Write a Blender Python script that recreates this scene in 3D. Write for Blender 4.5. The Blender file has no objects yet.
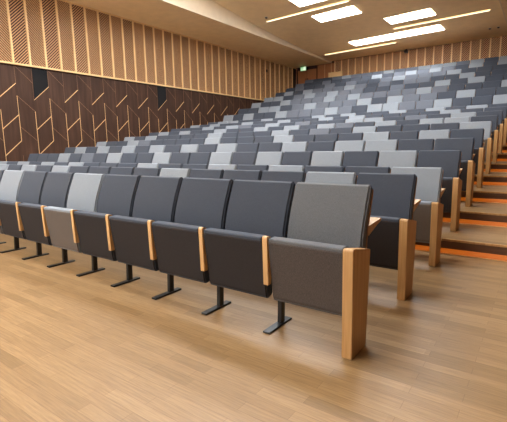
import bpy, bmesh, math, random
from mathutils import Vector, Matrix

random.seed(7)
SC = bpy.context.scene
COL = SC.collection

# ------------------------------------------------------------------ render look
SC.view_settings.view_transform = 'Standard'
SC.view_settings.look = 'None'
SC.view_settings.gamma = 1.0
SC.view_settings.exposure = 2.42
SC.cycles.use_denoising = True
SC.cycles.max_bounces = 8
SC.cycles.diffuse_bounces = 5

# ------------------------------------------------------------------ materials
def new_mat(name):
    m = bpy.data.materials.new(name); m.use_nodes = True
    nt = m.node_tree
    return m, nt, nt.nodes['Principled BSDF']

def N(nt, kind, **kw):
    n = nt.nodes.new(kind)
    for k, v in kw.items(): setattr(n, k, v)
    return n

def coords(nt, scale=(1, 1, 1), rot=(0, 0, 0), kind='Object'):
    tc = N(nt, 'ShaderNodeTexCoord'); mp = N(nt, 'ShaderNodeMapping')
    mp.inputs['Scale'].default_value = scale; mp.inputs['Rotation'].default_value = rot
    nt.links.new(tc.outputs[kind], mp.inputs['Vector'])
    return mp.outputs['Vector']

def ramp(nt, src, stops):
    r = N(nt, 'ShaderNodeValToRGB'); e = r.color_ramp.elements
    while len(e) < len(stops): e.new(0.5)
    for el, (p, c) in zip(e, stops): el.position = p; el.color = (*c, 1)
    nt.links.new(src, r.inputs['Fac'])
    return r.outputs['Color']

def mixc(nt, a, b, fac, mode='MIX'):
    m = N(nt, 'ShaderNodeMix', data_type='RGBA', blend_type=mode)
    if isinstance(fac, float): m.inputs['Factor'].default_value = fac
    else: nt.links.new(fac, m.inputs['Factor'])
    for s, v in ((6, a), (7, b)):
        if isinstance(v, tuple): m.inputs[s].default_value = (*v, 1)
        else: nt.links.new(v, m.inputs[s])
    return m.outputs[2]

def wood(name, dark, light, rough=0.45, grain=(60, 60, 2.5), spec=0.4, patch=0.0, world=False):
    m, nt, p = new_mat(name)
    n = N(nt, 'ShaderNodeTexNoise'); n.inputs['Scale'].default_value = 1.0; n.inputs['Detail'].default_value = 5
    nt.links.new(coords(nt, grain), n.inputs['Vector'])
    c = ramp(nt, n.outputs['Fac'], [(0.3, dark), (0.7, light)])
    if patch:
        v = N(nt, 'ShaderNodeTexNoise'); v.inputs['Scale'].default_value = 1.0; v.inputs['Detail'].default_value = 1
        nt.links.new(coords(nt, (1.2, 1.2, 1.2)), v.inputs['Vector'])
        c = mixc(nt, c, dark, ramp(nt, v.outputs['Fac'], [(0.4, (0, 0, 0)), (0.65, (patch,) * 3)]))
    nt.links.new(c, p.inputs['Base Color'])
    p.inputs['Roughness'].default_value = rough
    p.inputs['Specular IOR Level'].default_value = spec
    return m

def fabric(name, dark, light, sheen=0.15):
    m, nt, p = new_mat(name)
    wv = N(nt, 'ShaderNodeTexNoise'); wv.inputs['Scale'].default_value = 1.0; wv.inputs['Detail'].default_value = 3
    nt.links.new(coords(nt, (420, 420, 90)), wv.inputs['Vector'])
    c = ramp(nt, wv.outputs['Fac'], [(0.3, dark), (0.7, light)])
    nt.links.new(c, p.inputs['Base Color'])
    b = N(nt, 'ShaderNodeBump'); b.inputs['Strength'].default_value = 0.25; b.inputs['Distance'].default_value = 0.002
    nt.links.new(wv.outputs['Fac'], b.inputs['Height']); nt.links.new(b.outputs['Normal'], p.inputs['Normal'])
    p.inputs['Roughness'].default_value = 0.9; p.inputs['Specular IOR Level'].default_value = 0.25
    p.inputs['Sheen Weight'].default_value = sheen; p.inputs['Sheen Roughness'].default_value = 0.5
    p.inputs['Sheen Tint'].default_value = (0.8, 0.87, 1, 1)
    return m

def plain(name, col, rough=0.6, metal=0.0, spec=0.4, noise=0.04, nscale=3.0):
    m, nt, p = new_mat(name)
    n = N(nt, 'ShaderNodeTexNoise'); n.inputs['Scale'].default_value = nscale
    nt.links.new(coords(nt), n.inputs['Vector'])
    a = tuple(max(0, c * (1 - noise)) for c in col); b = tuple(min(1, c * (1 + noise)) for c in col)
    nt.links.new(ramp(nt, n.outputs['Fac'], [(0.3, a), (0.7, b)]), p.inputs['Base Color'])
    p.inputs['Roughness'].default_value = rough; p.inputs['Metallic'].default_value = metal
    p.inputs['Specular IOR Level'].default_value = spec
    return m

def glow(name, col, strength, base=(0.8, 0.8, 0.8)):
    m, nt, p = new_mat(name)
    n = N(nt, 'ShaderNodeTexNoise'); n.inputs['Scale'].default_value = 2.0
    nt.links.new(coords(nt), n.inputs['Vector'])
    a = tuple(c * 0.98 for c in col)
    nt.links.new(ramp(nt, n.outputs['Fac'], [(0.3, a), (0.7, col)]), p.inputs['Emission Color'])
    p.inputs['Base Color'].default_value = (*base, 1)
    p.inputs['Emission Strength'].default_value = strength
    return m

def parquet(name):
    """three-strip oak parquet, strips running along X"""
    m, nt, p = new_mat(name)
    vec = coords(nt)
    def brick(length, width, offs, sq=1.0):
        b = N(nt, 'ShaderNodeTexBrick')
        b.offset = offs; b.offset_frequency = 2; b.squash = sq
        b.inputs['Color1'].default_value = (0, 0, 0, 1); b.inputs['Color2'].default_value = (1, 1, 1, 1)
        b.inputs['Mortar'].default_value = (0.5, 0.5, 0.5, 1)
        b.inputs['Scale'].default_value = 1.0; b.inputs['Mortar Size'].default_value = 0.0
        b.inputs['Brick Width'].default_value = length; b.inputs['Row Height'].default_value = width
        nt.links.new(vec, b.inputs['Vector'])
        return b.outputs['Color']
    tone = mixc(nt, brick(0.62, 0.072, 0.37), brick(0.93, 0.072, 0.61), 0.5)
    g = N(nt, 'ShaderNodeTexNoise'); g.inputs['Scale'].default_value = 1.0; g.inputs['Detail'].default_value = 6
    g.inputs['Roughness'].default_value = 0.65
    nt.links.new(coords(nt, (5, 95, 5)), g.inputs['Vector'])
    c = ramp(nt, tone, [(0.0, (0.228, 0.133, 0.053)), (0.5, (0.290, 0.173, 0.076)), (1.0, (0.345, 0.213, 0.098))])
    gr = ramp(nt, g.outputs['Fac'], [(0.3, (0.70, 0.67, 0.63)), (0.62, (1, 1, 1))])
    c = mixc(nt, c, gr, 1.0, 'MULTIPLY')
    # hairline joints
    j = N(nt, 'ShaderNodeTexBrick'); j.offset = 0.37; j.offset_frequency = 2
    j.inputs['Color1'].default_value = (1, 1, 1, 1); j.inputs['Color2'].default_value = (1, 1, 1, 1)
    j.inputs['Mortar'].default_value = (0.72, 0.66, 0.6, 1)
    j.inputs['Scale'].default_value = 1.0; j.inputs['Mortar Size'].default_value = 0.0012
    j.inputs['Brick Width'].default_value = 0.62; j.inputs['Row Height'].default_value = 0.072
    nt.links.new(vec, j.inputs['Vector'])
    c = mixc(nt, c, j.outputs['Color'], 1.0, 'MULTIPLY')
    nt.links.new(c, p.inputs['Base Color'])
    p.inputs['Roughness'].default_value = 0.42; p.inputs['Specular IOR Level'].default_value = 0.35
    return m

M = {}
M['parquet'] = parquet('oak_parquet')
M['oak'] = wood('oak_veneer', (0.42, 0.22, 0.075), (0.55, 0.32, 0.13), 0.5)
M['oak_light'] = wood('pale_oak_batten', (0.76, 0.49, 0.22), (0.87, 0.60, 0.30), 0.45)
M['lath'] = wood('oak_lath', (0.50, 0.26, 0.115), (0.60, 0.33, 0.15), 0.5)
M['lath_back'] = wood('red_oak_lath', (0.66, 0.33, 0.14), (0.78, 0.42, 0.19), 0.5)
M['oak_arm'] = wood('oak_arm_cap', (0.55, 0.31, 0.12), (0.68, 0.41, 0.18), 0.5)
M['walnut'] = wood('walnut_veneer', (0.034, 0.0145, 0.008), (0.076, 0.036, 0.021), 0.55, (9, 9, 0.7), 0.2, 0.5)
M['walnut_riser'] = wood('dark_riser_wood', (0.10, 0.04, 0.018), (0.15, 0.065, 0.03), 0.5, (1.5, 30, 30))
M['backing'] = plain('dark_backing_felt', (0.04, 0.017, 0.014), 0.9)
M['door'] = wood('red_brown_door_veneer', (0.30, 0.115, 0.042), (0.40, 0.165, 0.062), 0.4)
M['brass'] = plain('brushed_brass', (0.80, 0.51, 0.24), 0.4, 0.45)
M['black_metal'] = plain('black_powder_coat', (0.012, 0.012, 0.013), 0.38, 0.2, 0.5)
M['black_cloth'] = plain('black_speaker_cloth', (0.006, 0.006, 0.007), 0.95)
M['shell'] = wood('plywood_shell', (0.28, 0.13, 0.05), (0.38, 0.19, 0.08), 0.45)
M['ceiling'] = plain('warm_ceiling_paint', (0.96, 0.78, 0.51), 0.85, 0, 0.2)
M['fascia'] = plain('cream_ceiling_paint', (0.80, 0.69, 0.53), 0.85, 0, 0.2)
M['plaster'] = plain('cream_plaster', (0.80, 0.66, 0.48), 0.85)
M['white_plastic'] = plain('white_plastic', (0.75, 0.72, 0.66), 0.5)
M['fab_L'] = fabric('light_grey_wool', (0.172, 0.190, 0.213), (0.232, 0.252, 0.278))
M['fab_G'] = fabric('warm_grey_wool', (0.080, 0.081, 0.085), (0.138, 0.139, 0.144))
M['fab_M'] = fabric('mid_grey_wool', (0.084, 0.092, 0.112), (0.116, 0.126, 0.150))
M['fab_D'] = fabric('charcoal_wool', (0.034, 0.039, 0.052), (0.054, 0.061, 0.078))
M['und_L'] = fabric('grey_brown_underside', (0.100, 0.080, 0.067), (0.145, 0.118, 0.10), 0.0)  # seat fabrics darkened and browned: shade and floor bounce put into the colour
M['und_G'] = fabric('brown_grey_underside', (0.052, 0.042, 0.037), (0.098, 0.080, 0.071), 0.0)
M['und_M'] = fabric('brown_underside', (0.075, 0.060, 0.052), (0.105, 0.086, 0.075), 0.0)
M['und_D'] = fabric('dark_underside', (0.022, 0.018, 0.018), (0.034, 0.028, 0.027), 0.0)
M['panel_glow'] = glow('daylight_panel', (0.93, 0.97, 1.0), 4.4)
M['panel_front'] = glow('daylight_panel_bright', (0.93, 0.97, 1.0), 10.5)
M['daylight'] = glow('daylight_sky_glass', (0.80, 0.90, 1.0), 1.25)  # glow of the added fill lights in the front wall
M['led_glow'] = glow('warm_led', (1.0, 0.84, 0.58), 0.6)
M['step_glow'] = glow('orange_step_light', (1.0, 0.22, 0.010), 0.055, (0.5, 0.13, 0.01))
M['exit_green'] = glow('exit_green', (0.12, 0.75, 0.18), 0.09)
M['exit_white'] = glow('exit_white', (0.9, 1.0, 0.85), 0.18)

# ------------------------------------------------------------------ mesh helpers
def finish(name, bm, mat, parent=None, loc=None, smooth=False):
    me = bpy.data.meshes.new(name); bmesh.ops.recalc_face_normals(bm, faces=bm.faces)
    bm.to_mesh(me); bm.free()
    if smooth:
        for f in me.polygons: f.use_smooth = True
    me.materials.append(mat)
    o = bpy.data.objects.new(name, me); COL.objects.link(o)
    if parent: o.parent = parent
    if loc: o.location = loc
    return o

def bbox(bm, x0, x1, y0, y1, z0, z1):
    vs = [bm.verts.new((x, y, z)) for x in (x0, x1) for y in (y0, y1) for z in (z0, z1)]
    for f in ((0, 1, 3, 2), (4, 6, 7, 5), (0, 4, 5, 1), (2, 3, 7, 6), (0, 2, 6, 4), (1, 5, 7, 3)):
        bm.faces.new([vs[i] for i in f])
    return vs

def box_obj(name, dims, mat, parent=None, bev=0.0):
    bm = bmesh.new(); bbox(bm, *dims)
    if bev: bmesh.ops.bevel(bm, geom=list(bm.edges), offset=bev, segments=2, affect='EDGES')
    return finish(name, bm, mat, parent)

def prism(bm, prof, a0, a1, axis='X'):
    """extrude a closed profile; axis X: prof=(y,z); axis Y: prof=(x,z)"""
    def P(a, q): return (a, q[0], q[1]) if axis == 'X' else (q[0], a, q[1])
    A = [bm.verts.new(P(a0, q)) for q in prof]; B = [bm.verts.new(P(a1, q)) for q in prof]
    n = len(prof)
    caps = [bm.faces.new(A), bm.faces.new(B[::-1])]
    for i in range(n): bm.faces.new((A[i], B[i], B[(i + 1) % n], A[(i + 1) % n]))
    return caps

def prism_mesh(prof, x0, x1, bev=0.0, seg=3):
    bm = bmesh.new(); caps = prism(bm, prof, x0, x1)
    bmesh.ops.recalc_face_normals(bm, faces=bm.faces)
    if bev:
        ed = list({e for f in caps for e in f.edges})
        bmesh.ops.bevel(bm, geom=ed, offset=bev, segments=seg, affect='EDGES', clamp_overlap=True)
    return bm

def rounded(poly, r, n=4):
    """round the corners of a polygon; r may be a list"""
    out = []
    L = len(poly)
    for i, p in enumerate(poly):
        rr = r[i] if isinstance(r, (list, tuple)) else r
        p = Vector(p); a = Vector(poly[i - 1]); b = Vector(poly[(i + 1) % L])
        da = (a - p).normalized(); db = (b - p).normalized()
        if rr <= 0: out.append(tuple(p)); continue
        s = p + da * rr; e = p + db * rr
        for k in range(n + 1):
            t = k / n
            out.append(tuple((1 - t) ** 2 * s + 2 * t * (1 - t) * p + t * t * e))
    return out

def to_mesh(bm, mats, smooth_angle=True, name='m'):
    me = bpy.data.meshes.new(name); bmesh.ops.recalc_face_normals(bm, faces=bm.faces); bm.to_mesh(me); bm.free()
    for m in (mats if isinstance(mats, (list, tuple)) else [mats]): me.materials.append(m)
    if smooth_angle:
        for f in me.polygons: f.use_smooth = True
        me.set_sharp_from_angle(angle=math.radians(35))
    return me

def setp(o, label=None, cat=None, group=None, kind=None):
    if label: o['label'] = label
    if cat: o['category'] = cat
    if group: o['group'] = group
    if kind: o['kind'] = kind
    return o

def structure(o): o['kind'] = 'structure'; return o

# ------------------------------------------------------------------ layout constants (metres)
D = 1.075                 # row spacing
LROW = 10.94              # row length
XW, XR = -12.22, 1.67     # side walls
YB, YF = 20.80, -6.2      # back wall, front wall
XF, XG = -9.78, -0.80     # edges of the raised ceiling
ZC = 6.0
RZ = [0.0, 0.0, 0.0] + [0.163 * k for k in range(1, 9)] + [1.304 + 0.343 * k for k in range(1, 9)]
NSEAT = [(20 if i % 2 == 0 else 21) if i < 11 else (20 if i % 2 else 19) for i in range(19)]

def zB(Y):
    t = YB - Y
    return 6.1 + 0.005 * t * t if t < 14 else 6.1 + 0.98 + 0.14 * (t - 14)

# ------------------------------------------------------------------ floor and tiers
structure(box_obj('floor', (XW, XR, YF, YB, -0.12, 0.0), M['parquet']))
for i in range(3, 19):
    y0 = 2.75 + D * (i - 3)
    y1 = y0 + D if i < 18 else YB
    zt, zb = RZ[i], RZ[i - 1]
    f = structure(box_obj('floor', (XW, XR, y0 + 0.02, y1 + (0.02 if i < 18 else 0), 0.001, zt), M['parquet']))
    r = box_obj('riser', (XW, XR, y0, y0 + 0.02, zb, zt - 0.022), M['walnut_riser'], f)
    n = box_obj('nosing', (XW, XR, y0 - 0.004, y0 + 0.0195, zt - 0.022, zt + 0.0005), M['oak'], f)
    if i >= 11:      # half step in the aisle
        box_obj('half_step', (0.12, XR - 0.02, y0 - 0.42, y0 - 0.001, zb + 0.0005, zb + (zt - zb) / 2), M['parquet'], f)
    # glowing orange strip along the foot of the riser
    row_words = ['fourth', 'fifth', 'sixth', 'seventh', 'eighth', 'ninth', 'tenth', 'eleventh', 'twelfth', 'thirteenth',
                 'fourteenth', 'fifteenth', 'sixteenth', 'seventeenth', 'eighteenth', 'nineteenth'][i - 3]
    s = bpy.data.objects.new('step_light', None); COL.objects.link(s); s.location = (0, y0, zb)
    setp(s, 'orange glowing light strip at the foot of the step up to the %s row' % row_words, 'step light',
         'orange step lights')
    bm = bmesh.new(); prism(bm, [(-0.030, 0.001), (-0.001, 0.001), (-0.001, 0.058), (-0.012, 0.058)], -10.9, XR - 0.03)
    finish('light_strip', bm, M['step_glow'], s)
    bm = bmesh.new(); bbox(bm, -10.9, XR - 0.03, -0.040, -0.0305, 0.001, 0.010)
    finish('metal_lip', bm, M['brass'], s)

# ------------------------------------------------------------------ walls
wl = structure(box_obj('wall_left', (XW - 0.2, XW, YF, YB, -0.12, 9.2), M['walnut']))
wb = structure(box_obj('wall_back', (XW, XR, YB, YB + 0.2, 0.0, 6.6), M['backing']))
wr = structure(box_obj('wall_right', (XR, XR + 0.2, YF, YB, -0.12, 9.2), M['walnut']))
wf = structure(box_obj('wall_front', (XW, XR, YF - 0.2, YF, -0.12, 9.2), M['plaster']))

def clip_poly(poly, lo_u, hi_u, lo_v, hi_v):
    def cl(P, inside, inter):
        out = []
        for i in range(len(P)):
            a, b = P[i - 1], P[i]
            ia, ib = inside(a), inside(b)
            if ib:
                if not ia: out.append(inter(a, b))
                out.append(b)
            elif ia: out.append(inter(a, b))
        return out
    def iu(c): return lambda a, b: (c, a[1] + (b[1] - a[1]) * (c - a[0]) / (b[0] - a[0]))
    def iv(c): return lambda a, b: (a[0] + (b[0] - a[0]) * (c - a[1]) / (b[1] - a[1]), c)
    for ins, it in ((lambda p: p[0] >= lo_u, iu(lo_u)), (lambda p: p[0] <= hi_u, iu(hi_u)),
                    (lambda p: p[1] >= lo_v, iv(lo_v)), (lambda p: p[1] <= hi_v, iv(hi_v))):
        poly = cl(poly, ins, it)
        if len(poly) < 3: return []
    return poly

def laths(bm, u0, u1, v0, v1, direction, put, depth=(0.012, 0.03), period=0.083, duty=0.45):
    """diagonal laths clipped to a rectangle"""
    s = 1 if direction > 0 else -1
    w = period * duty
    c = -3.0
    H = (v1 - v0); W = (u1 - u0)
    k = -int((W + 1) / period) - 1
    while k * period < H + W:
        b = v0 + k * period if s > 0 else v0 + k * period
        # band: v = b + s*(u-u0) (+w)
        if s > 0: poly = [(u0, b), (u1, b + W), (u1, b + W + w), (u0, b + w)]
        else: poly = [(u0, b + W), (u1, b), (u1, b + w), (u0, b + W + w)]
        poly = clip_poly(poly, u0, u1, v0, v1)
        if len(poly) >= 3:
            q = []
            for p in poly:
                if not q or (abs(p[0] - q[-1][0]) + abs(p[1] - q[-1][1])) > 1e-5: q.append(p)
            if len(q) > 2 and abs(q[0][0] - q[-1][0]) + abs(q[0][1] - q[-1][1]) < 1e-5: q.pop()
            if len(q) >= 3:
                A = [bm.verts.new(put(p[0], p[1], depth[0])) for p in q]
                B = [bm.verts.new(put(p[0], p[1], depth[1])) for p in q]
                bm.faces.new(B)
                for i in range(len(q)):
                    bm.faces.new((A[i], A[(i + 1) % len(q)], B[(i + 1) % len(q)], B[i]))
        k += 1

def slat_wall(parent, U, pitch, z0, z1, put, bw=0.055, first=1, skip=None, lath='lath'):
    """backing + laths + battens on a wall; U = list of batten centres"""
    bb = bmesh.new(); bl = bmesh.new(); bk = bmesh.new()
    def pbox(bm, u0, u1, v0, v1, d0, d1):
        vs = [bm.verts.new(put(u, v, d)) for u in (u0, u1) for v in (v0, v1) for d in (d0, d1)]
        for f in ((0, 1, 3, 2), (4, 6, 7, 5), (0, 4, 5, 1), (2, 3, 7, 6), (0, 2, 6, 4), (1, 5, 7, 3)):
            bm.faces.new([vs[i] for i in f])
    pbox(bk, U[0], U[-1], z0, z1, 0.0005, 0.010)
    for i, u in enumerate(U):
        pbox(bb, u - bw / 2, u + bw / 2, z0, z1, 0.0105, 0.062)
        if i + 1 < len(U):
            if skip and skip((u + U[i + 1]) / 2): continue
            laths(bl, u + bw / 2, U[i + 1] - bw / 2, z0, z1, 1 if (i + first) % 2 else -1, put)
    finish('backing_board', bk, M['backing'], parent)
    finish('diagonal_laths', bl, M[lath], parent)
    finish('battens', bb, M['oak_light'], parent)
    return pbox

# left wall, upper slatted band
U = [4.00 + 0.4970 * k for k in range(-20, 34)]
U = [u for u in U if YF < u < YB - 0.03]
putL = lambda u, v, d: (XW + d, u, v)
pbox = slat_wall(wl, U, 0.497, 3.80, ZC - 0.005, putL, first=1)
bm = bmesh.new(); pbox(bm, YF, YB - 0.001, 3.75, 3.80, 0.0, 0.085); finish('ledge', bm, M['oak_light'], wl)
bm = bmesh.new(); pbox(bm, YF, YB - 0.001, ZC - 0.06, ZC - 0.004, 0.0625, 0.075); finish('top_rail', bm, M['oak_light'], wl)

# left wall, brass inlay pattern on walnut
bm = bmesh.new(); bm2 = bmesh.new()
def inlay(b, y0, z0, y1, z1, w):
    d = Vector((y1 - y0, z1 - z0)); n = Vector((-d.y, d.x)).normalized() * w / 2
    pts = [(y0 - n.x, z0 - n.y), (y1 - n.x, z1 - n.y), (y1 + n.x, z1 + n.y), (y0 + n.x, z0 + n.y)]
    A = [b.verts.new(putL(*p, -0.002)) for p in pts]; B = [b.verts.new(putL(*p, 0.006)) for p in pts]
    b.faces.new(A); b.faces.new(B[::-1])
    for i in range(4): b.faces.new((A[i], B[i], B[(i + 1) % 4], A[(i + 1) % 4]))
for k in range(-9, 17):
    a = 3.52 + k * 1.0
    for (p, q, r, s, w, t) in ((0, 2.77, .5, 3.22, .020, 0), (.5, 3.22, .5, 3.74, .008, 1), (0, 2.75, 0, 3.74, .006, 1),
                            (0, 2.42, 0, 1.86, .014, 0), (0, 1.86, .5, 2.30, .020, 0), (.5, 2.86, .5, 2.30, .011, 0),
                            (.5, 2.30, .5, 1.52, .014, 0), (0, 1.08, .5, 1.52, .020, 0), (0, 1.86, 0, 1.08, .014, 0),
                            (-.5, 2.86, 0, 2.42, .010, 1), (-.5, 1.95, 0, 1.50, .010, 1), (-.5, 3.74, 0, 3.28, .008, 1),
                            (0, 1.08, 0, .2, .010, 0), (.5, 1.08, .5, .2, .006, 1)):
        y0, y1 = a + p, a + r
        if min(y0, y1) < YF + .1 or max(y0, y1) > YB - .1: continue
        inlay(bm if t == 0 else bm2, y0, q, y1, s, w)
finish('brass_inlay', bm, M['brass'], wl); finish('fine_groove', bm2, wood('thin_inlay', (0.16, 0.075, 0.03), (0.24, 0.12, 0.055)), wl)
for n_, (k, lab) in enumerate(((1, 'slanted black speaker panel in the walnut wall, the nearer larger one'),
                               (6, 'slanted black speaker panel in the walnut wall, the farther smaller one'))):
    a = 3.52 + k
    bm = bmesh.new()
    pts = [(a + .012, 2.79), (a + .488, 3.22), (a + .488, 3.733), (a + .012, 3.733)]
    A = [bm.verts.new(putL(*p, 0.0005)) for p in pts]; B = [bm.verts.new(putL(*p, 0.012)) for p in pts]
    bm.faces.new(A); bm.faces.new(B)
    for i in range(4): bm.faces.new((A[i], B[i], B[(i + 1) % 4], A[(i + 1) % 4]))
    o = finish('speaker_panel', bm, M['black_cloth'])
    setp(o, lab, 'speaker panel', 'black speaker panels in the left wall')

# back wall
ZP = RZ[-1]
UB = [-7.46 + 0.415 * k for k in range(-5, 22)]
UB = [u for u in UB if u < XR - 0.03]
putB = lambda u, v, d: (u, YB - d, v)
pb = slat_wall(wb, UB, 0.415, ZP, 6.085, putB, bw=0.06, first=0, lath='lath_back')
bm = bmesh.new()
pb(bm, XW + 0.09, -12.06, ZP + .001, ZC - 0.01, 0.0005, 0.03)
for u0, u1 in ((-10.66, -10.20), (-10.16, -9.78), (-9.74, UB[0] - 0.05)):
    pb(bm, u0, u1, ZP + .001, ZC - 0.01, 0.0005, 0.03)
finish('veneer_panels', bm, M['door'], wb)
bm = bmesh.new()
for u in (-10.18, -9.76):
    pb(bm, u - 0.02, u + 0.02, ZP + .001, ZC - 0.01, 0.0005, 0.045)
finish('thin_battens', bm, M['lath'], wb)
# double door in the left corner
d = structure(bpy.data.objects.new('door_1', None)); COL.objects.link(d); d.location = (-11.36, YB - 0.001, ZP)
def dbox(name, x0, x1, z0, z1, d0, d1, m, bev=0.0):
    bm = bmesh.new(); bbox(bm, x0, x1, -d1, -d0, z0, z1)
    return finish(name, bm, M[m], d)
for s in (-1, 1):
    lf = dbox('door_leaf', *sorted((s * 0.006, s * 0.64)), 0.01, 1.76, 0.0, 0.02, 'door')
    bm = bmesh.new(); bbox(bm, *sorted((s * 0.05, s * 0.075)), -0.07, -0.05, 0.85, 1.25)
    bbox(bm, *sorted((s * 0.05, s * 0.075)), -0.05, -0.021, 0.87, 0.89); bbox(bm, *sorted((s * 0.05, s * 0.075)), -0.05, -0.021, 1.21, 1.23)
    h = finish('door_handle', bm, M['black_metal'], lf)
dbox('door_frame', -0.70, -0.645, 0.0, 1.82, 0.0, 0.05, 'walnut')
dbox('door_frame', 0.645, 0.70, 0.0, 1.82, 0.0, 0.05, 'walnut')
dbox('door_frame', -0.70, 0.70, 1.765, 1.82, 0.0501, 0.06, 'walnut')
# pale projection hatch
hb = bpy.data.objects.new('projection_hatch', None); COL.objects.link(hb); hb.location = (-9.46, YB - 0.032, 5.06)
bm = bmesh.new(); bbox(bm, -0.42, 0.42, -0.14, 0.0, 0.0, 0.36)
bmesh.ops.bevel(bm, geom=list(bm.edges), offset=0.008, segments=2, affect='EDGES'); finish('housing', bm, M['oak_light'], hb)
bm = bmesh.new(); bbox(bm, -0.44, 0.44, -0.155, 0.0, 0.361, 0.378); finish('top_board', bm, M['oak_light'], hb)
setp(hb, 'pale oak box fixed on the back wall just right of the doors', 'wall box')

# added fill lights shaped as windows, unseen, to brighten ceiling and back wall
for k_ in range(4):
    x0 = -10.9 + 2.6 * k_
    wn = structure(bpy.data.objects.new('window_%d' % (k_ + 1), None)); COL.objects.link(wn); wn.location = (x0, YF, 3.2)
    bm = bmesh.new(); bbox(bm, 0.05, 2.35, 0.004, 0.012, 0.05, 3.55); finish('pane', bm, M['daylight'], wn)
    bm = bmesh.new()
    for a in ((0, 2.4, 0, .05), (0, 2.4, 3.55, 3.6), (0, .05, .05, 3.55), (2.35, 2.4, .05, 3.55)): bbox(bm, a[0], a[1], 0.001, 0.06, a[2], a[3])
    finish('window_frame', bm, M['oak'], wn)

# ------------------------------------------------------------------ ceiling
structure(box_obj('ceiling', (XW, XF, YF, YB, ZC, ZC + 0.08), M['ceiling']))
structure(box_obj('ceiling', (XG, XR, YF, YB, ZC, ZC + 0.08), M['ceiling']))
bm = bmesh.new(); prev = None
ys = [YB, 20, 19, 18, 17, 16, 15, 14, 13, 12, 11, 10, 9, 8, 7, 6, 3, 0, -3, YF]
for y in ys:
    z = zB(y)
    cur = [bm.verts.new((XF - 0.05, y, z)), bm.verts.new((XG + 0.05, y, z)), bm.verts.new((XG + 0.05, y, z + 0.1)), bm.verts.new((XF - 0.05, y, z + 0.1))]
    if prev:
        for i in range(4): bm.faces.new((prev[i], prev[(i + 1) % 4], cur[(i + 1) % 4], cur[i]))
    else: bm.faces.new(cur)
    prev = cur
bm.faces.new(prev)
structure(finish('ceiling', bm, M['ceiling']))
for sgn, xf in ((1, XF), (-1, XG)):
    bm = bmesh.new(); prev = None
    for y in ys:
        z = zB(y) - 0.001
        x0, x1 = sorted((xf + sgn * 0.001, xf + sgn * 0.04))
        cur = [bm.verts.new((x0, y, ZC - 0.001)), bm.verts.new((x1, y, ZC - 0.001)), bm.verts.new((x1, y, z)), bm.verts.new((x0, y, z))]
        if prev:
            for i in range(4): bm.faces.new((prev[i], prev[(i + 1) % 4], cur[(i + 1) % 4], cur[i]))
        else: bm.faces.new(cur)
        prev = cur
    bm.faces.new(prev)
    structure(finish('trim_%d' % (1 if sgn > 0 else 2), bm, M['fascia']))

def slope(Y): return math.atan2(zB(Y + 0.3) - zB(Y - 0.3), 0.6)

def light_panel(x, y, w, l, label, rz=-0.06, group='white ceiling light panels', mat='panel_glow'):
    e = bpy.data.objects.new('ceiling_light_panel', None); COL.objects.link(e)
    e.location = (x, y, zB(y) - 0.006); e.rotation_euler = (slope(y), 0, rz)
    bm = bmesh.new(); bbox(bm, -w / 2, w / 2, -l / 2, l / 2, -0.006, 0.0); finish('diffuser', bm, M[mat], e)
    bm = bmesh.new()
    t = 0.010
    for a in ((-w/2-t, w/2+t, -l/2-t, -l/2-.001), (-w/2-t, w/2+t, l/2+.001, l/2+t), (-w/2-t, -w/2-.001, -l/2, l/2), (w/2+.001, w/2+t, -l/2, l/2)):
        bbox(bm, *a, -0.0055, 0.0)
    finish('frame', bm, M['fascia'], e)
    setp(e, label, 'ceiling light', group)

def led_line(x0, x1, y, label, rz=-0.05):
    e = bpy.data.objects.new('led_light_bar', None); COL.objects.link(e)
    e.location = ((x0 + x1) / 2, y, zB(y) - 0.014); e.rotation_euler = (slope(y), 0, rz)
    w = x1 - x0
    bm = bmesh.new(); bbox(bm, -w / 2, w / 2, -0.028, 0.028, -0.02, 0.0)
    finish('diffuser', bm, M['led_glow'], e)
    bm = bmesh.new()
    for s in (-1, 1):
        bbox(bm, -w / 2 - 0.03, w / 2 + 0.03, *sorted((s * 0.029, s * 0.034)), -0.019, 0.0)
        bbox(bm, *sorted((s * (w / 2 + 0.001), s * (w / 2 + 0.03))), -0.0285, 0.0285, -0.019, 0.0)
    finish('housing', bm, M['fascia'], e)
    setp(e, label, 'ceiling light', 'warm led bars in the ceiling')

light_panel(-6.32, 11.92, 1.77, 0.78, 'white rectangular ceiling light panel cut off by the top of the photo')
light_panel(-6.32, 13.75, 1.77, 0.78, 'white rectangular ceiling light panel, middle one of the left three')
light_panel(-3.97, 15.52, 1.77, 0.78, 'white rectangular ceiling light panel near the right end of the ceiling')
light_panel(-5.24, 17.72, 4.15, 0.80, 'longest white ceiling light panel, nearest to the back wall')
led_line(-9.09, -5.40, 12.86, 'warm led bar starting beside the smoke detector, nearest of the three bars')
led_line(-9.33, -5.46, 18.91, 'warm led bar in front of the back wall, above the pale oak box')
led_line(-4.92, -1.27, 16.53, 'warm led bar at the right of the longest white panel')
# the same lamps go on over the front of the room, above the photo's frame
for (x, y) in ((-6.3, 7.6), (-5.2, 9.2), (-7.6, 3.8), (-4.6, 4.6), (-7.2, -0.4), (-5.2, 0.2), (-7.2, -3.6), (-4.0, -4.0), (-2.3, 4.6), (-2.3, 10.3)):
    light_panel(x, y, 1.86, 0.85, 'white rectangular ceiling light panel over the front of the room', 0.0, mat='panel_front')
for (x, y) in ((-7.2, 8.6), (-3.1, 6.8), (-7.2, 3.0), (-3.1, 0.4)):
    led_line(x - 1.85, x + 1.85, y, 'warm led bar in the ceiling over the front of the room', 0.0)

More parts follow.
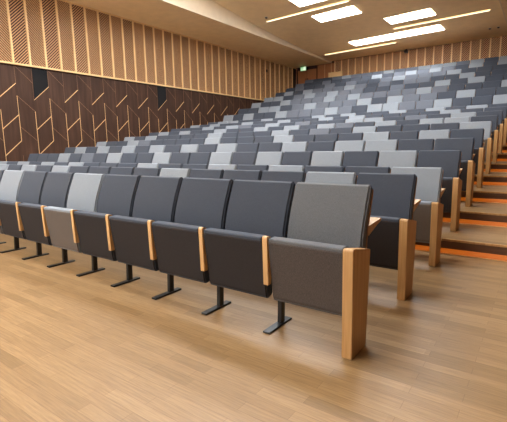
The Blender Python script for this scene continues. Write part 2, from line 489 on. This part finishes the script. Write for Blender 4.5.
# smoke detectors
def detector(x, y, label):
    e = bpy.data.objects.new('smoke_detector', None); COL.objects.link(e)
    e.location = (x, y, zB(y) - 0.004); e.rotation_euler = (slope(y), 0, 0)
    for nm, r0, r1, z0, z1, m in (('base', .065, .065, -.02, 0, 'white_plastic'), ('sensor_head', .05, .03, -.05, -.0205, 'black_metal')):
        bm = bmesh.new(); bmesh.ops.create_cone(bm, cap_ends=True, segments=20, radius1=r1, radius2=r0, depth=z1 - z0)
        bmesh.ops.translate(bm, vec=(0, 0, (z0 + z1) / 2), verts=bm.verts); finish(nm, bm, M[m], e)
    setp(e, label, 'smoke detector', 'smoke detectors on the ceiling')
detector(-8.85, 12.55, 'small round smoke detector beside the nearest warm led bar')
detector(-1.52, 18.98, 'small round smoke detector near the right end of the ceiling, left of two')
detector(-1.20, 18.98, 'small round smoke detector near the right end of the ceiling, right of two')

# camera under the ceiling at the back wall
e = bpy.data.objects.new('security_camera', None); COL.objects.link(e); e.location = (-5.45, YB - 0.24, zB(20.5) - 0.002)
bm = bmesh.new(); bmesh.ops.create_cone(bm, cap_ends=True, segments=16, radius1=0.05, radius2=0.05, depth=0.05)
bmesh.ops.translate(bm, vec=(0, 0, -0.030), verts=bm.verts); finish('mount', bm, M['black_metal'], e)
bm = bmesh.new(); bbox(bm, -0.085, 0.085, -0.14, 0.10, -0.19, -0.056); bmesh.ops.bevel(bm, geom=list(bm.edges), offset=0.02, segments=2, affect='EDGES')
finish('housing', bm, M['black_metal'], e)
bm = bmesh.new(); bmesh.ops.create_cone(bm, cap_ends=True, segments=16, radius1=0.04, radius2=0.045, depth=0.03)
bmesh.ops.rotate(bm, cent=(0, 0, 0), matrix=Matrix.Rotation(math.pi / 2, 3, 'X'), verts=bm.verts)
bmesh.ops.translate(bm, vec=(0, -0.156, -0.12), verts=bm.verts); finish('lens', bm, M['black_cloth'], e)
setp(e, 'small black camera under the ceiling at the slatted back wall', 'camera')
# little dark sensor on the left wall
e = bpy.data.objects.new('wall_sensor', None); COL.objects.link(e); e.location = (XW + 0.063, 17.48, 5.30)
bm = bmesh.new(); bbox(bm, 0.0, 0.05, -0.05, 0.05, 0, 0.16); bmesh.ops.bevel(bm, geom=list(bm.edges), offset=0.012, segments=2, affect='EDGES')
finish('housing', bm, M['black_metal'], e)
bm = bmesh.new(); bbox(bm, 0.0505, 0.056, -0.025, 0.025, 0.05, 0.11); finish('lens', bm, M['black_cloth'], e)
setp(e, 'tiny dark sensor high on the slatted left wall near the back corner', 'sensor')

# exit sign
e = bpy.data.objects.new('exit_sign', None); COL.objects.link(e); e.location = (-11.42, 20.42, ZC)
def ebox(name, dims, m, par=e):
    bm = bmesh.new(); bbox(bm, *dims); return finish(name, bm, M[m], par)
for sx in (-0.12, 0.12): ebox('hanger', (sx - .006, sx + .006, -.006, .006, -0.065, 0.0), 'black_metal')
ebox('housing', (-0.19, 0.19, -0.025, 0.025, -0.30, -0.065), 'white_plastic')
ebox('sign_face', (-0.185, 0.185, -0.031, -0.0255, -0.295, -0.07), 'exit_green')
bm = bmesh.new()
bbox(bm, 0.07, 0.15, -0.034, -0.0315, -0.275, -0.09)            # doorway
def quad(p):
    A = [bm.verts.new((x, -0.0315, z)) for x, z in p]; B = [bm.verts.new((x, -0.034, z)) for x, z in p]
    bm.faces.new(A); bm.faces.new(B)
    for i in range(len(p)): bm.faces.new((A[i], A[(i + 1) % len(p)], B[(i + 1) % len(p)], B[i]))
quad([(0.015 + 0.016 * math.cos(a * math.pi / 4), -0.105 + 0.016 * math.sin(a * math.pi / 4)) for a in range(8)])   # head
quad([(-0.02, -0.13), (0.01, -0.125), (0.0, -0.19), (-0.03, -0.19)])      # torso
quad([(-0.005, -0.19), (-0.025, -0.19), (0.02, -0.225), (0.015, -0.275), (0.032, -0.275), (0.042, -0.215)])   # leg
quad([(-0.03, -0.19), (-0.012, -0.19), (-0.03, -0.235), (-0.075, -0.25), (-0.075, -0.235), (-0.045, -0.22)])  # leg
quad([(0.005, -0.13), (0.05, -0.16), (0.045, -0.172), (0.0, -0.15)])      # arm
quad([(-0.165, -0.18), (-0.13, -0.15), (-0.13, -0.17), (-0.09, -0.17), (-0.09, -0.19), (-0.13, -0.19), (-0.13, -0.21)])  # arrow
finish('pictogram', bm, M['exit_white'], e)
setp(e, 'small green and white exit sign hanging over the doors in the back corner', 'exit sign')

# ------------------------------------------------------------------ seats
SHADE = {'G': 'warm mid grey', 'L': 'light grey', 'M': 'mid grey', 'D': 'charcoal'}
MESH = {}
def seat_meshes(p):
    key = round(p, 4)
    if key in MESH: return MESH[key]
    h = p / 2
    out = {}
    # backrest cushion: leaning, gently curved, rounded top, fabric
    front = [(0.240, 0.48), (0.242, 0.56), (0.252, 0.64), (0.276, 0.73), (0.308, 0.82), (0.345, 0.905), (0.362, 0.945)]
    top = [(0.368, 0.958), (0.382, 0.966), (0.400, 0.966), (0.412, 0.957), (0.415, 0.945)]
    back = [(0.405, 0.905), (0.376, 0.82), (0.350, 0.73), (0.330, 0.64), (0.320, 0.56), (0.320, 0.50)]
    for s in 'LMDG':
        bm = prism_mesh(front + top + back, -h + 0.010, h - 0.010, 0.012, 3)
        out['backrest' + s] = to_mesh(bm, M['fab_' + s])
    # plywood shell behind it
    sh = [(0.321, 0.47), (0.321, 0.56), (0.331, 0.64), (0.351, 0.73), (0.377, 0.82), (0.406, 0.905), (0.415, 0.938),
          (0.427, 0.934), (0.418, 0.900), (0.389, 0.815), (0.363, 0.725), (0.343, 0.635), (0.333, 0.56), (0.333, 0.47)]
    out['back_shell'] = to_mesh(prism_mesh(sh, -h + 0.020, h - 0.009), M['shell'], False)
    # folded-up seat cushion
    prof = rounded([(-0.002, 0.642), (0.056, 0.205), (0.130, 0.228), (0.090, 0.646)], [0.014, 0.040, 0.03, 0.03], 4)
    for s in 'LMDG':
        bm = prism_mesh(prof, -h + 0.0195, h - 0.0235, 0.010, 3)
        out['seat' + s] = to_mesh(bm, M['fab_' + s])
        # added layer on the upturned underside; its colour holds shade and floor bounce
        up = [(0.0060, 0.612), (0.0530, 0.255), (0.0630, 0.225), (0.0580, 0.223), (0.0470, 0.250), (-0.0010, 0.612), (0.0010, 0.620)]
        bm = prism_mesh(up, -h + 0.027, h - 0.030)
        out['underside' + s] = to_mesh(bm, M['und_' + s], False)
    # armrest: flat top running back and a front strip down
    arm = rounded([(-0.006, 0.658), (0.004, 0.332), (0.040, 0.332), (0.060, 0.50), (0.235, 0.50), (0.225, 0.53), (0.060, 0.54), (0.044, 0.648)],
                  [0.022, 0.004, 0.004, 0.02, 0.004, 0.01, 0.01, 0.012], 4)
    out['armrest'] = to_mesh(prism_mesh(arm, -h - 0.0185, -h + 0.0185, 0.004, 2), M['oak_arm'])
    # end panel, tapering downwards, cut off obliquely at the top
    ep = rounded([(-0.022, 0.655), (-0.010, 0.002), (0.215, 0.002), (0.250, 0.598)], [0.026, 0.003, 0.003, 0.006], 4)
    out['end_panel'] = to_mesh(prism_mesh(ep, h - 0.018, h + 0.043, 0.004, 2), M['oak'])
    out['end_panel_far'] = to_mesh(prism_mesh(ep, -h - 0.042, -h + 0.020, 0.004, 2), M['oak'])
    # leg and foot bar
    bm = bmesh.new()
    vs = bbox(bm, -h - 0.014, -h + 0.014, 0.165, 0.213, 0.0145, 0.58)
    for v in vs:
        if v.co.z > 0.5: v.co.y += 0.022
    out['leg'] = to_mesh(bm, M['black_metal'], False)
    bm = bmesh.new(); bbox(bm, -h - 0.027, -h + 0.027, 0.0, 0.29, 0.0, 0.014)
    bmesh.ops.bevel(bm, geom=list(bm.edges), offset=0.003, segments=1, affect='EDGES')
    out['foot'] = to_mesh(bm, M['black_metal'], False)
    # hinge bracket under the cushion
    bm = bmesh.new(); bbox(bm, -h + 0.015, h - 0.0235, 0.150, 0.255, 0.39, 0.43)
    out['hinge_bar'] = to_mesh(bm, M['black_metal'], False)
    # writing tablet behind the backrest
    tb = [(0.352, 0.690), (0.352, 0.712), (0.600, 0.728), (0.600, 0.712), (0.520, 0.695), (0.36, 0.650)]
    tb = [(y + 0.012 if y < 0.4 else y, z) for y, z in tb]
    out['writing_tablet'] = to_mesh(prism_mesh(tb, -h + 0.012, h - 0.012), M['oak'], False)
    MESH[key] = out
    return out

SH = [
 'GDDDDLDDLD' + 'DLDDLDDLDD',
 'DLDDDLDDDDLDLDLDDLDLD',
 'LDDLDLDDLDDDLDLDLDLD',
 'DLDLDLDLDDLDDLDMDLDDD',
 'DDLLDLDDLDLDLDLDLDLD',
 'DLDLDDDLDDDLDDDDMLDDL',
 'LDDDLDMDLDDDLDDDDLDL',
 'DLLDLDMLDLDLDDLDDLDLD',
 'DLDMDLLDDMDLDMLDLDDD',
 'DDLDDDDLDLDDLDDLDDLDL',
 'DLDLDLDDLDLDDDLDDLLD',
 'LDDLMMLLDMLMMMLDDLDL',
 'DDLDMMLDLMMMLMDLLDD',
 'LDDDMLMMMMLMLMMMLDDL',
 'DDLDLDDMDDMMLMLMDLL',
 'DDDLDDMMDMDMLMMMLDLD',
 'DDDDLMMMLMDDMDMDDMD',
 'DLDLDMLMLMDLDDDDMDDM',
 'DLDLMLLLMMLMMMLMDDM']
ORD = ['first', 'second', 'third', 'fourth', 'fifth', 'sixth', 'seventh', 'eighth', 'ninth', 'tenth', 'eleventh', 'twelfth',
       'thirteenth', 'fourteenth', 'fifteenth', 'sixteenth', 'seventeenth', 'eighteenth', 'nineteenth', 'twentieth', 'twenty-first']

# camera (needed here only to know which seats lie inside the photo)
CAM_POS = Vector((0.84879, -2.06278, 1.21246))
CR = Vector((0.81336832, 0.58150535, -0.01683762)); CU = Vector((-0.07757405, 0.13709879, 0.98751516)); CF = Vector((-0.57655376, 0.80190738, -0.15662154))
def px(P):
    d_ = Vector(P) - CAM_POS
    return 253.5 + 403.826 * d_.dot(CR) / d_.dot(CF)

def parts_of(k, n, m, s):
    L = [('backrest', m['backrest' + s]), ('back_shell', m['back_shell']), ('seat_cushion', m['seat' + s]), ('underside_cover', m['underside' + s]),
         ('hinge_bar', m['hinge_bar']), ('writing_tablet', m['writing_tablet'])]
    if k < n - 1: L += [('armrest', m['armrest']), ('leg', m['leg']), ('foot', m['foot'])]
    else: L += [('end_panel', m['end_panel_far'])]
    if k == 0: L += [('end_panel', m['end_panel'])]
    return L

seats = []
for i in range(19):
    n = NSEAT[i]; p = (11.0 if i == 0 else LROW) / n
    for k in range(n):
        x = -(k + 0.5) * p; y = i * D; z = RZ[i]
        xr = px((x + p / 2, y + .38, z + .96)); xl = px((x - p / 2, y + .38, z + .96))
        vis = xr > 1 and xl < 506
        seats.append((i, k, n, p, x, y, z, vis, abs(xr - xl)))
keep = sorted([s for s in seats if s[7]], key=lambda s: (s[0], -s[8]))[:300]
keep_ids = {(s[0], s[1]) for s in keep}
rest = bmesh.new(); rest_mats = ['fab_L', 'fab_M', 'fab_D', 'oak', 'shell', 'black_metal', 'und_L', 'und_M', 'und_D']; 
for (i, k, n, p, x, y, z, vis, w) in seats:
    m = seat_meshes(p); s = SH[i][k]
    if (i, k) in keep_ids:
        e = bpy.data.objects.new('auditorium_seat', None); COL.objects.link(e); e.location = (x, y, z)
        leg = None
        for nm, me in parts_of(k, n, m, s):
            o = bpy.data.objects.new(nm, me); COL.objects.link(o)
            if nm == 'foot': o.parent = leg
            elif nm == 'underside_cover': o.parent = cushion
            else: o.parent = e
            if nm == 'leg': leg = o
            if nm == 'seat_cushion': cushion = o
        row = 'front row' if i == 0 else '%s row' % ORD[i]
        pos = 'at the aisle end' if k == 0 else ('at the wall end' if k == n - 1 else '%s from the aisle' % ORD[k])
        setp(e, '%s folding seat in the %s, %s' % (SHADE[s], row, pos), 'seat', 'folding seats of the auditorium')
    else:
        for nm, me in parts_of(k, n, m, s):
            nv = len(rest.faces)
            rest.from_mesh(me); rest.faces.ensure_lookup_table()
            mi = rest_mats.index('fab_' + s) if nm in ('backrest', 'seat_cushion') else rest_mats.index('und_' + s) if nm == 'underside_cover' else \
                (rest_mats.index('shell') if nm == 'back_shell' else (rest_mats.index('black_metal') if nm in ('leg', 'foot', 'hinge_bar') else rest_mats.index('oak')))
            fs = rest.faces[nv:]
            vs = set()
            for f in fs:
                f.material_index = mi
                vs.update(f.verts)
            for v in vs: v.co += Vector((x, y, z))
me = bpy.data.meshes.new('auditorium_seats'); rest.to_mesh(me); rest.free()
for q in rest_mats: me.materials.append(M[q])
ob = bpy.data.objects.new('distant_auditorium_seats', me); COL.objects.link(ob)
setp(ob, 'mass of small grey seats in the top rows below the back wall', 'seats', None, 'stuff')

# ------------------------------------------------------------------ world + camera
w = bpy.data.worlds.new('world'); SC.world = w; w.use_nodes = True
w.node_tree.nodes['Background'].inputs[0].default_value = (0.8, 0.9, 1, 1)
w.node_tree.nodes['Background'].inputs[1].default_value = 0.2

cd = bpy.data.cameras.new('camera'); cam = bpy.data.objects.new('camera', cd); COL.objects.link(cam)
cd.sensor_fit = 'HORIZONTAL'; cd.sensor_width = 36; cd.lens = 403.826 / 507 * 36; cd.clip_start = 0.05
Rm = Matrix((( CR.x, CU.x, -CF.x), (CR.y, CU.y, -CF.y), (CR.z, CU.z, -CF.z)))
cam.matrix_world = Matrix.Translation(CAM_POS) @ Rm.to_4x4()
SC.camera = cam
